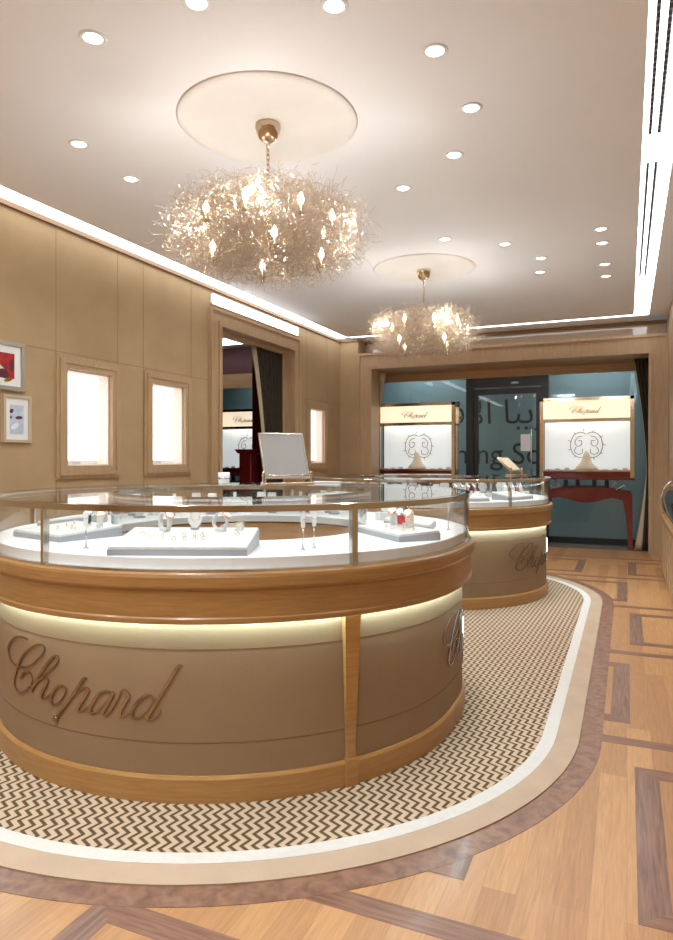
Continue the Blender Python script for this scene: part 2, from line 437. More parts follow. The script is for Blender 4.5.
# left wall with niches and doorway
def wall_x(mb, x0, x1, y0, y1, z0, z1, holes):        # wall in the YZ plane with rectangular holes (sorted by y)
    y = y0
    for (a, b, c, d) in holes:
        mb.box(x0, x1, y, a, z0, z1)
        if c > z0: mb.box(x0, x1, a, b, z0, c)
        if d < z1: mb.box(x0, x1, a, b, d, z1)
        y = b
    mb.box(x0, x1, y, y1, z0, z1)
NICH = [(4.41, 4.965), (5.55, 6.11), (9.30, 9.83)]
NZ0, NZ1 = 1.30, 2.15
DY0, DY1, DZ = 6.80, 8.72, 2.95
wl = MB().mat(FABW)
wall_x(wl, XL-.2, XL, YF, YB+.4, 0, H, [(a-e, b+e, c-(e if c else 0), d+e) for a, b, c, d, e in ((*NICH[0], NZ0, NZ1, .02), (*NICH[1], NZ0, NZ1, .02), (DY0, DY1, 0, DZ, .03), (*NICH[2], NZ0, NZ1, .02))])
wl.mat(SEAMW)
for y in (2.6, 4.30, 5.06, 5.43, 6.24, 9.20, 9.95): wl.box(XL, XL+.0015, y, y+.005, .12, H-.05)
for y0, y1 in ((YF, 6.6), (8.9, 10.5)): wl.box(XL, XL+.0015, y0, y1, 2.285, 2.290)
wl.mat(TRIMD).box(XL, XL+.03, YF, YB, H-.045, H-.005)
struct(wl.build('wall_left'))
struct(MB().mat(OAK).box(XL, XL+.02, YF, 6.58, 0, .12).box(XL, XL+.02, 8.9, YB, 0, .12).build('baseboard_left'))
wf = MB().mat(FABW).box(-9, XR+.2, YF-.2, YF, 0, H); struct(wf.build('wall_front'))
wr = MB().mat(FABW).box(XR, XR+.2, YF, 10.9, 0, H)
wr.mat(OAKP).box(.53, XR, 9.05, 10.9, 0, H)
wr.mat(SEAM).box(.528, .53, 10.30, 10.306, 0, H)
struct(wr.build('wall_right'))
wb = MB().mat(FABW).box(XL, -4.17, YB, 10.9, 0, H)
wb.mat(GLOSS).box(-4.17, .53, 10.86, 10.92, 3.02, H)
wb.mat(TRIMD).box(XL, -4.17, YB-.03, YB, H-.045, H-.005).box(-4.17, .53, 10.82, 10.86, H-.05, H-.005)
struct(wb.build('wall_back'))
# portal frame at the far end (stepped oak)
def frame_xz(mb, xo0, xo1, xi0, xi1, zo, zi_, y0, y1):
    mb.box(xo0, xi0, y0, y1, 0, zo); mb.box(xi1, xo1, y0, y1, 0, zo); mb.box(xi0, xi1, y0, y1, zi_, zo)
pf = MB().mat(OAKP)
frame_xz(pf, -4.17, .53, -4.13, .49, 3.14, 3.10, 10.47, 10.86)
frame_xz(pf, -4.13, .49, -3.97, .335, 3.10, 2.93, 10.49, 10.86)
frame_xz(pf, -3.97, .335, -3.92, .285, 2.93, 2.87, 10.47, 10.86)
pf.mat(SOFF).box(-4.4, .53, 10.86, 11.50, 2.87, 3.02).box(-4.4, .53, 11.36, 11.44, 2.74, 2.87)
struct(pf.build('trim_1'))
bw = MB().mat(MAROON).box(-4.6, -4.4, 10.86, 11.6, 0, 3.02)
bw.mat(OAKP).box(.53, .63, 10.86, 11.6, 0, 3.02)
struct(bw.build('wall_bay'))
# doorway frame, left wall (sits proud of the wall)
df = MB().mat(OAKP)
def frame_yz(mb, yo0, yo1, yi0, yi1, zo, zi_, x0, x1):
    mb.box(x0, x1, yo0, yi0, 0, zo); mb.box(x0, x1, yi1, yo1, 0, zo); mb.box(x0, x1, yi0, yi1, zi_, zo)
frame_yz(df, 6.58, 8.92, 6.62, 8.88, 3.15, 3.12, XL, XL+.05)
frame_yz(df, 6.62, 8.88, 6.74, 8.78, 3.12, 3.01, XL, XL+.035)
frame_yz(df, 6.74, 8.78, 6.80, 8.72, 3.01, 2.95, XL-.2, XL+.055)
frame_yz(df, 6.80, 8.72, 6.83, 8.66, 2.95, 2.90, XL-.2, XL-.12)
struct(df.build('trim_2'))
t = thing('light_slot', 'white lit slot in the left wall just above the doorway frame', 'light', (XL, 6.63, 3.19))
MB().box(.0, .014, 0, 2.24, .008, .122).build('light_panel', E_SLOT, t)
f = MB(); f.box(0, .022, -.01, 2.25, 0, .008); f.box(0, .022, -.01, 2.25, .122, .13); f.box(0, .022, -.01, 0, 0, .13); f.box(0, .022, 2.24, 2.25, 0, .13)
f.build('frame', WHITE, t)

# niches
nlab = ['lit display niche with oak frame nearest the framed pictures', 'lit display niche with oak frame just left of the doorway', 'small-looking lit niche on the left wall beyond the doorway']
for i, (a, b) in enumerate(NICH):
    t = thing('display_niche', nlab[i], 'display niche', (XL, (a+b)/2, NZ0)); w = (b-a)/2; h = NZ1-NZ0
    m = MB()
    def fr(o, i_, x0, x1):
        m.box(x0, x1, -w-o, -w-i_, -o, h+o); m.box(x0, x1, w+i_, w+o, -o, h+o)
        m.box(x0, x1, -w-i_, w+i_, h+i_, h+o); m.box(x0, x1, -w-i_, w+i_, -o, -i_)
    fr(.115, .085, 0.002, .02); fr(.085, .045, 0.002, .035); fr(.045, .0, -.02, .026)
    m.build('frame', OAKP, t)
    m = MB(); D = -.15
    m.box(D, -.02, -w, -w+.012, 0, h); m.box(D, -.02, w-.012, w, 0, h); m.box(D, -.02, -w+.012, w-.012, h-.012, h)
    m.box(D, -.02, -w+.012, w-.012, 0, .012); m.box(D-.012, D, -w, w, 0, h)
    m.build('lining', PINKW, t)
    m = MB(); m.box(D, D+.012, -w+.015, w-.015, .05, h-.015); m.build('backlit_panel', E_NICHE, t)
    m = MB(); m.box(D+.012, D+.016, -.004, .0, .05, h-.02); m.box(D+.012, D+.016, -w+.02, w-.02, .30, .304); m.build('panel_seam', CREAM, t)
    MB().bbox(D+.03, D+.11, -.16, -.06, .012, .035).build('display_block', WLEA, t)

# pictures
def picture(label, y0, y1, z0, z1, fmat, fw, mw, kind):
    t = thing('framed_picture', label, 'picture', (XL, (y0+y1)/2, z0)); w = (y1-y0)/2; h = z1-z0
    m = MB(); m.box(0, .03, -w, -w+fw, 0, h); m.box(0, .03, w-fw, w, 0, h); m.box(0, .03, -w+fw, w-fw, 0, fw); m.box(0, .03, -w+fw, w-fw, h-fw, h)
    m.build('frame', fmat, t)
    MB().box(.002, .014, -w+fw, w-fw, fw, h-fw).build('mat_board', WHITE, t)
    a = fw+mw
    p = MB(); p.mat(REDIM if kind else BLUEIM).box(.014, .016, -w+a, w-a, a, h-a*(1 if kind else 1.2))
    def blob(cy, cz, ry, rz, mm, x=.018, ang=0):
        p.mat(mm); n = 16; b = len(p.v); q = []
        for i in range(n):
            u, v = ry*math.cos(2*PI*i/n), rz*math.sin(2*PI*i/n); q.append((cy+u*math.cos(ang)-v*math.sin(ang), cz+u*math.sin(ang)+v*math.cos(ang)))
        p.v += [(.0145, y, z) for y, z in q]+[(x, y, z) for y, z in q]
        p.face([b+n+i for i in range(n)])
        for i in range(n): p.face([b+i, b+(i+1)%n, b+n+(i+1)%n, b+n+i])
    if kind:
        blob(.02, .17, .09, .028, CREAM, .017, -.6); blob(w-a-.10, .13, .05, .035, PLUM, .0175, -.4); blob(w-a-.025, .20, .018, .05, PLUM, .017)
        blob(w-a-.06, .085, .04, .015, GOLD, .018, .3)
    else:
        blob(.02, .20, .035, .014, PLUM, .017, .1); blob(-.05, .25, .02, .016, PLUM, .017, .9); blob(-.055, .20, .012, .012, STEEL, .017)
        blob(-.02, .13, .04, .02, WHITE, .0165, .5)
    p.build('print', None, t)
picture('framed picture with a red print and white mount, the upper of two', 3.44, 3.96, 1.90, 2.29, SILV, .035, .06, 1)
picture('framed picture with a pale blue print and white mount, below the red one', 3.755, 4.02, 1.49, 1.87, LINING, .022, .045, 0)

# ------------------------------------------------------------------ carpet
carp = thing('carpet', 'oval inlaid carpet of brown and cream zigzag with white and beige bands', 'carpet', (0, 0, 0))
ov = Oval(-2.05, 3.42, 6.73, R_C, R_C, 90)
struct(ov.sweep(MB(), [(-.10, -.01), (0, -.01), (0, .0014), (-.10, .0014)]).build('trim_3', WALNC))
ov.sweep(MB(), [(-.205, .001), (-.10, .001), (-.10, .006), (-.205, .008)]).build('beige_band', CBEIGE, carp)
ov.sweep(MB(), [(-.268, .001), (-.205, .001), (-.205, .009), (-.268, .009)]).build('white_band', CWHITE, carp)
m = MB(); pl = [ov.at(ov.len*i/220, -.268)[:2] for i in range(220)]; m.prism(pl, .001, .0072); m.build('zigzag_field', ZIG, carp)

# ------------------------------------------------------------------ display counters
ZL, ZR0, ZR1 = .915, 1.148, 1.176
def counter(name_label, cx, y1, y2, a, b, piers, texts, posts):
    o = Oval(cx, y1, y2, a, b)
    t = thing('display_counter', name_label, 'display counter', (cx, y1, .008))
    def put(mb, nm, mt, par=t):
        for i, p in enumerate(mb.v): mb.v[i] = (p[0]-cx, p[1]-y1, p[2]-.008)
        return mb.build(nm, mt, par)
    put(o.sweep(MB(), [(-.03, .008), (.014, .008), (.014, .100), (.008, .112), (-.03, .112)]), 'plinth', OAK)
    pn = MB().mat(FABC); o.sweep(pn, [(-.03, .112), (0, .112), (0, .73), (-.03, .73)])
    pn.mat(SEAM)
    for z in (.238, .605): o.sweep(pn, [(-.005, z), (.0012, z), (.0012, z+.0028), (-.005, z+.0028)])
    put(pn, 'fabric_panel', None)
    put(o.sweep(MB(), [(-.03, .722), (.002, .722), (.002, .728), (.042, .728), (.042, .716), (.050, .716), (.054, .720), (.054, .736), (.048, .742), (.048, .846), (.052, .851), (.062, .855), (.065, .862), (.065, .898), (.061, .909), (.050, ZL), (-.55, ZL), (-.55, .85), (-.03, .85)]), 'ledge', OAKH)
    put(o.sweep(MB(), [(.006, .7215), (.036, .7215), (.036, .7275), (.006, .7275)]), 'led_strip', E_LED)
    put(o.sweep(MB(), [(-.55, .008), (-.52, .008), (-.52, .85), (-.55, .85)]), 'inner_panel', OAK)
    for d in piers:
        pm = MB(); bb = 0
        rows = [(.10, .012, .018), (.12, .022, .018), (.16, .020, .014), (.70, .036, .030), (.722, .038, .034)]
        for z, w, off in rows:
            for dd, of in ((-w, -.01), (-w, off), (w, off), (w, -.01)):
                x, y, nx, ny = o.at(d+dd, of); pm.v.append((x, y, z))
        for k in range(len(rows)-1):
            for j in range(4): pm.face([k*4+j, k*4+(j+1)%4, (k+1)*4+(j+1)%4, (k+1)*4+j][::-1])
        pm.face([0, 1, 2, 3]); e = (len(rows)-1)*4; pm.face([e+3, e+2, e+1, e])
        b0 = len(pm.v)
        for z in (.008, .12):
            for dd, of in ((-.027, 0), (-.027, .026), (.027, .026), (.027, 0)):
                x, y, nx, ny = o.at(d+dd, of); pm.v.append((x, y, z))
        for j in range(4): pm.face([b0+j, b0+4+j, b0+4+(j+1)%4, b0+(j+1)%4])
        pm.face([b0+4, b0+7, b0+6, b0+5])
        put(pm, 'pilaster', OAK)
    for d in texts:
        def fn(u, v, w, d=d):
            x, y, nx, ny = o.at(d+u+.012, .003+w); return (x, y, v)
        put(script_word(fn), 'lettering', LETT)
    # glass case
    put(o.sweep(MB(), [(-.53, .925), (.022, .925), (.022, .968), (.015, .970), (-.52, .970), (-.53, .966)]), 'deck', WHITE)
    put(o.sweep(MB(), [(.020, ZL), (.044, ZL), (.044, .926), (.020, .926)]), 'bottom_rail', CHROME)
    put(o.sweep(MB(), [(.030, .926), (.036, .926), (.036, ZR0), (.030, ZR0)], step=.05), 'glass_wall', GLASS)
    put(o.sweep(MB(), [(-.546, .926), (-.540, .926), (-.540, ZR0), (-.546, ZR0)], step=.05), 'glass_wall', GLASS)
    put(o.sweep(MB(), [(.018, ZR0), (.044, ZR0), (.046, ZR1-.003), (.043, ZR1-.001), (.018, ZR1-.001)]), 'top_rim', RIM)
    put(o.sweep(MB(), [(-.552, ZR0), (-.530, ZR0), (-.530, ZR1-.001), (-.552, ZR1-.001)]), 'top_rim', RIM)
    put(o.sweep(MB(), [(-.529, ZR1-.010), (.017, ZR1-.010), (.017, ZR1), (-.529, ZR1)], step=.05), 'glass_top', GTOP)
    put(o.sweep(MB(), [(.004, ZR1-.022), (.017, ZR1-.022), (.017, ZR1-.012), (.004, ZR1-.012)]), 'case_led', E_CASE)
    put(o.sweep(MB(), [(-.525, ZR1-.022), (-.512, ZR1-.022), (-.512, ZR1-.012), (-.525, ZR1-.012)]), 'case_led', E_CASE)
    for d, w in posts:
        pm = MB(); x, y, nx, ny = o.at(d, .030); b = len(pm.v)
        tx, ty = -ny, nx
        for z in (ZL+.002, ZR1-.002):
            for s_, q in ((-1, -.012), (1, -.012), (1, .016), (-1, .016)): pm.v.append((x+tx*s_*w+nx*q, y+ty*s_*w+ny*q, z))
        for j in range(4): pm.face([j, (j+1)%4, 4+(j+1)%4, 4+j])
        pm.face([3, 2, 1, 0]); pm.face([4, 5, 6, 7])
        put(pm, 'glass_post', RIM)
    return o, t
Q = 1.917
c1, t1 = counter('large oval glass-topped oak jewellery counter in the foreground', -2.05, 3.28, 3.42, 1.24, 1.20,
    [1.145, -1.145, Q+.14+Q-1.145, -(Q+.14+Q-1.145)], [0.0, 2.34], [(1.145, .013), (-.16, .009), (2.45, .009), (-1.6, .009), (-2.6, .009), (3.5, .009), (4.3, .009)])
c2, t2 = counter('second oval glass-topped oak jewellery counter behind the first', -2.0, 6.95, 7.0, 1.25, 1.20,
    [-.40, -1.9, 3.2, 4.6], [1.715], [(1.145, .009), (.2, .009), (-1.2, .009), (2.5, .009), (3.6, .009), (4.6, .009)])

# ------------------------------------------------------------------ display pieces
DZK = .970
def face_rz(nx, ny): return math.atan2(ny, nx)+PI/2     # local -Y looks along the outward normal
def tray(label, x, y, rz, w, d, tilt=.05, group=None, z=DZK):
    t = thing('display_tray', label, 'tray', (x, y, z), rz, group)
    m = MB(); m.mat(GREYE)
    def slab(z0, z1, ww, dd, mt):
        m.mat(mt); b = len(m.v)
        for zz in (z0, z1):
            for sx, sy in ((-1,-1),(1,-1),(1,1),(-1,1)):
                zt = zz+(tilt*(sy+1)/2 if zz > 0 else 0)
                m.v.append((sx*ww/2, sy*dd/2, zt))
        for q in ((0,3,2,1),(4,5,6,7),(0,1,5,4),(1,2,6,5),(2,3,7,6),(3,0,4,7)): m.face([b+i for i in q])
    slab(0, .024, w, d, GREYE); m.build('tray_base', None, t)
    m = MB(); slab(.0235, .034, w-.006, d-.006, WLEA); m.build('leather_pad', None, t)
    return t
def tray_pt(t, u, v, w, d, tilt=.05, lift=.035):
    x, y, z = t.location; a = t.rotation_euler.z; lx, ly = u*w/2, v*d/2
    return (x+lx*math.cos(a)-ly*math.sin(a), y+lx*math.sin(a)+ly*math.cos(a), z+lift+tilt*(v+1)/2)
def make_watch(label, strap, case, loc, rz, scale=1):
    t = thing('wristwatch', label, 'watch', loc, rz)
    m = MB(); pts = []
    for i in range(28):
        a = 2*PI*i/28; pts.append((0, .030*math.cos(a), .034+.034*math.sin(a)))
    b = len(m.v); m.smooth = True
    for x, y, z in pts:
        cy, cz = 0, .034; dy, dz = y-cy, z-cz; l = math.hypot(dy, dz)
        for px, q in ((-.009, 0), (.009, 0), (.009, -.0035), (-.009, -.0035)):
            m.v.append((px, y+dy/l*q, z+dz/l*q))
    for i in range(28):
        for j in range(4): m.face([b+i*4+j, b+((i+1)%28)*4+j, b+((i+1)%28)*4+(j+1)%4, b+i*4+(j+1)%4])
    m.build('strap', strap, t)
    m = MB(); m.lathe([(.0, .0), (.017, 0), (.019, .003), (.019, .006), (.016, .008), (.0, .008)], (0, 0, 0), 20)
    m.xform(Matrix.Translation((0, -.024, .056)) @ Matrix.Rotation(math.radians(48), 4, 'X')); c = m.build('watch_case', case, t)
    m = MB(); m.lathe([(.0, .008), (.0145, .008), (.0145, .0086), (.0, .0086)], (0, 0, 0), 20)
    m.xform(Matrix.Translation((0, -.024, .056)) @ Matrix.Rotation(math.radians(48), 4, 'X')); m.build('dial', WHITE, c)
    m = MB(); m.bbox(-.012, .012, -.020, .020, 0, .012, .003); m.build('cuff_rest', WLEA, t)
    t.scale = (scale,)*3
    return t
def make_ring(label, metal, loc, rz, group):
    t = thing('finger_ring', label, 'ring', loc, rz, group); t.scale = (.8,)*3
    m = MB(); m.tube([(.010*math.cos(a*PI/8), 0, .011+.010*math.sin(a*PI/8)) for a in range(16)], .0016, 6, True); m.build('band', metal, t)
    m = MB(); m.lathe([(.0008, .0), (.004, .004), (.003, .0065), (.0008, .0065)], (0, 0, .020), 8); m.build('stone', CHROME, t)
    return t
def make_bust(label, loc, rz, group=None):
    t = thing('necklace_bust', label, 'necklace stand', loc, rz, group)
    m = MB(); prof = [(-.028, .15), (-.030, .115), (-.052, .100), (-.058, .08), (-.045, .045), (-.018, .012), (.018, .012), (.045, .045), (.058, .08), (.052, .100), (.030, .115), (.028, .15)]
    m.prism_xz([(x, z) for x, z in prof][::-1], -.010, .010)
    st = len(m.v); m.xform(Matrix.Rotation(math.radians(-14), 4, 'X'))
    m.build('bust_form', WLEA, t)
    m = MB(); m.bbox(-.03, .03, -.02, .035, 0, .012, .003); m.build('foot', GREYE, t)
    m = MB(); m.tube([(.036*math.sin(a), -.013-.02*(0), .118-.055*(1-abs(a)/1.9)**.8) for a in [-1.9+.19*i for i in range(21)]], .0017, 5)
    m.xform(Matrix.Rotation(math.radians(-14), 4, 'X')); m.build('necklace', GOLD, t)
    return t
def make_stem(label, loc, rz, h=.155, group=None):
    t = thing('earring_stand', label, 'earring stand', loc, rz, group)
    MB().lathe([(.011, 0), (.011, .004), (.004, .007)], (0, 0, 0), 12).build('foot', STEEL, t)
    MB().lathe([(.0028, .005), (.0028, h-.04)], (0, 0, 0), 8).build('stem', STEEL, t)
    m = MB(); m.prism_xz([(-.012, h), (.012, h), (.008, h-.06), (-.008, h-.06)][::-1], -.004, .002); m.build('card', WLEA, t)
    m = MB()
    for x in (-.006, .006): m.lathe([(.0005, -.012), (.0035, -.006), (.0005, .0)], (x, -.007, h-.02), 8)
    m.build('earrings', CHROME, t)
    return t
def make_block(label, loc, rz, w, d, h, mat_, group=None):
    t = thing('display_block', label, 'display block', loc, rz, group)
    MB().bbox(-w/2, w/2, -d/2, d/2, 0, h, .004).build('block', mat_, t)
    m = MB(); m.tube([(.018*math.cos(a*PI/10), .012*math.sin(a*PI/10), h+.003) for a in range(20)], .0028, 5, True); m.build('bracelet', GOLD, t)
    return t
def on(o, d, off, z=DZK):
    x, y, nx, ny = o.at(d, off); return (x, y, z), face_rz(nx, ny)

# trays in the near counter
TA = tray('white tray with grey edge at the left end of the front counter', -2.56, 2.525, math.radians(-13.9), .42, .34, .02)
(p, r) = on(c1, 0.39, -.215); TB = tray('wide white tray with grey edge in the centre of the front counter', p[0]+.03, p[1]-.01, math.radians(22), .56, .34, .045)
(p, r) = on(c1, 1.66, -.24); TC = tray('white tray with grey edge right of the brass post in the front counter', -1.06, 3.19, math.radians(-44.4), .48, .22, .012)
(p, r) = on(c1, 2.26, -.28); TD = tray('white tray behind the others at the right side of front counter', p[0], p[1], r, .34, .25, .03)
(p, r) = on(c1, -1.55, -.25); TE = tray('small white tray farther back at the left side of front counter', p[0], p[1], r, .34, .26, .03)
for T, nm, w, d, lst in ((TA, 'left tray of the front counter', .42, .34, [(-.6, -.2), (-.2, .1), (.1, -.4), (.5, .2), (.3, -.1), (-.4, .5), (.7, -.3)]),
                         (TB, 'centre tray of the front counter', .56, .34, [(-.55, -.2), (-.35, -.15), (-.15, -.35), (0, -.3), (.15, -.32), (.28, -.3), (-.05, 0), (.1, .05), (.22, 0), (.7, .3), (.75, .1), (-.7, .1)]),
                         (TC, 'right tray of the front counter', .48, .22, [(-.2, -.3), (.1, -.3), (.25, .1), (.5, -.2), (.6, .2), (.75, 0)])):
    for i, (u, v) in enumerate(lst):
        make_ring('tiny gold ring laid out on the %s' % nm, (GOLD, ROSE)[i % 2], tray_pt(T, u, v, w, d, {'c': .045, 'r': .012, 'l': .02}[nm[0]], .033), T.rotation_euler.z+random.uniform(-.6, .6), 'rings on the %s' % nm)
RED = plain('red_strap', (.55, .04, .05), .5); PINK = plain('pale_pink_strap', (.75, .55, .5), .5); STW = WLEA
make_watch('white strapped watch at the left of the centre tray', STW, ROSE, tray_pt(TB, -.45, .62, .56, .34, .045, .033), TB.rotation_euler.z+.9, 1.2)
make_watch('rose gold watch standing right of the middle of the centre tray', STW, ROSE, tray_pt(TB, .42, .62, .56, .34, .045, .033), TB.rotation_euler.z+1.2, 1.2)
make_bust('small white necklace bust at the back of the centre tray', tray_pt(TB, .0, .75, .56, .34, .045, .035), TB.rotation_euler.z).scale = (.55,)*3
make_block('clear white ring block at right back corner of the centre tray', tray_pt(TB, .72, .7, .56, .34, .045, .033), .4, .03, .03, .03, WLEA)
for k, (u, st, la) in enumerate(((-.55, STW, 'white strapped watch leftmost on the right tray of front counter'), (-.2, RED, 'red strapped watch in the middle of the right tray of front counter'), (.15, PINK, 'pink strapped watch rightmost on the right tray of front counter'))):
    make_watch(la, st, (ROSE, STEEL, GOLD)[k], tray_pt(TC, u, .5, .48, .22, .012, .033), TC.rotation_euler.z+.8, 1.3)
make_watch('steel watch on the left tray of the front counter', BLACK, STEEL, tray_pt(TA, .15, .55, .42, .34, .02, .033), .7, 1.2)
make_watch('white strapped watch at right end of the left tray', STW, GOLD, tray_pt(TA, .75, .45, .42, .34, .02, .033), .9, 1.2)
for i, (d, off, la) in enumerate(((-.09, -.12, 'slim steel earring stand beside the left brass glass post'), (.98, -.13, 'slim steel earring stand, left one of a pair near the wide brass post'),
                  (1.05, -.16, 'slim steel earring stand, right one of a pair near the wide brass post'), (1.23, -.12, 'slim steel earring stand just right of the wide brass post'),
                  (2.22, -.07, 'slim steel earring stand at the right side of front counter'))):
    p, r = on(c1, d, off); make_stem(la, p, r+.3)
make_block('grey cube block with bracelet behind the centre tray', on(c1, .62, -.47)[0], .3, .10, .07, .08, GREYE)
# back half of the near counter and whole far counter: rows of small pieces
k = 0
def dress(o, d0, d1, step, off0, off1, where, grp):
    global k
    d = d0
    while d < d1:
        k += 1
        off = off0+(off1-off0)*((k*37) % 100)/100
        p, r = on(o, d, off); q = k % 5
        if q == 0: make_bust('white necklace bust with gold chain %s' % where, p, r, 'necklace busts %s' % grp)
        elif q == 1: w = make_watch('small watch on a strap %s' % where, (BLACK, STW, RED, PINK)[k//5 % 4], (STEEL, GOLD, ROSE)[k % 3], p, r+.5, 1.35); w['group'] = 'watches %s' % grp
        elif q == 2: make_stem('slim earring stand %s' % where, p, r, .15, 'earring stands %s' % grp)
        elif q == 3: make_block('white block with gold bracelet %s' % where, p, r, .07, .06, .05+.03*(k % 3), WLEA, 'display blocks %s' % grp)
        else: make_bust('white necklace bust with gold chain %s' % where, p, r, 'necklace busts %s' % grp)
        d += step
dress(c1, 2.75, c1.len-1.75, .125, -.40, -.12, 'along the rear of the front counter', 'at the rear of the front counter')
dress(c2, -1.3, .5, .12, -.45, -.33, 'behind the trays of the second counter', 'in the second counter')
dress(c2, 1.95, c2.len-1.4, .13, -.40, -.12, 'around the rear of the second counter', 'at the rear of the second counter')
TF = []
for i, (d, la) in enumerate(((-.75, 'white tray at the left of the second counter'), (.1, 'white tray in front centre of the second counter'), (.78, 'white tray near the front right of second counter'), (1.5, 'white tray at the right end of the second counter'))):
    p, r = on(c2, d, -.20); T = tray(la, p[0], p[1], r, .40, .22, .04)
    for j in range(5):
        make_ring('tiny ring on the trays of the second counter', (GOLD, ROSE)[j % 2], tray_pt(T, -.7+.35*j, -.2+.3*(j % 2), .40, .22, .04, .033), r, 'rings on trays of the second counter')
for i, d in enumerate((.68, .76, .84, .92)):
    p, r = on(c2, d, -.30, DZK+.06); make_watch(['black','white','pink','red'][i]+' strapped watch on the front right tray of second counter', (BLACK, STW, PINK, RED)[i], STEEL, (p[0], p[1], DZK+.058), r+.6, 1.3)

# table mirrors and items on top
def table_mirror(label, loc, rz, w, h, tilt, board, fmat):
    t = thing('table_mirror', label, 'table mirror', loc, rz)
    R = Matrix.Translation((0, 0, .045)) @ Matrix.Rotation(math.radians(-tilt), 4, 'X')
    m = MB().bbox(-w/2+.006, w/2-.006, -.006, .006, .006, h-.006, .002); m.xform(R); m.build('panel', board, t)
    m = MB(); m.box(-w/2, w/2, -.010, .010, h-.010, h); m.box(-w/2, w/2, -.010, .010, 0, .010); m.box(-w/2, -w/2+.008, -.010, .010, .010, h-.010); m.box(w/2-.008, w/2, -.010, .010, .010, h-.010)
    m.xform(R); m.build('frame', fmat, t)
    m = MB(); m.bbox(-w/2-.01, w/2+.01, -.07, .07, 0, .016, .004); m.bbox(-w/2-.014, -w/2, -.012, .012, .016, .09, .003); m.bbox(w/2, w/2+.014, -.012, .012, .016, .09, .003)
    m.build('base', BRASS, t)
    m = MB(); m.lathe([(.004, -w/2-.02), (.004, w/2+.02)], (0, 0, .065), 10, 'x'); m.build('pivot_rod', CHROME, t)
    return t
def ctr(X, Y): return (X, Y, ZR1+.0005)
table_mirror('framed grey table mirror leaning back on the rear of front counter', ctr(-2.20, 4.19), math.radians(46), .335, .36, 27, MIRR, CHROME)
table_mirror('small tan table mirror leaning on the second counter', ctr(-1.13, 7.62), math.radians(65), .20, .24, 50, LINING, BRASS)
t = thing('pen_cup', 'small white and steel cup on the rear glass top left of the mirror', 'cup', ctr(-2.80, 4.30))
MB().lathe([(.04, 0), (.045, .08), (.04, .08), (.037, .01), (.0, .01)], (0,0,0), 20).build('cup_body', WHITE, t)
MB().lathe([(.047, .03), (.047, .045), (.0455, .045), (.0455, .03)], (0,0,0), 20, cap=False).build('band', STEEL, t)
t = thing('brochure_stack', 'low pile of brochures right of the big table mirror', 'brochures', ctr(-1.98, 4.37), .3)
for i in range(5): MB().box(-.10+.003*i, .10+.003*(i%2), -.07, .07, .004*i, .004*i+.0035).build('brochure', (WHITE, MIRR)[i % 2], t)

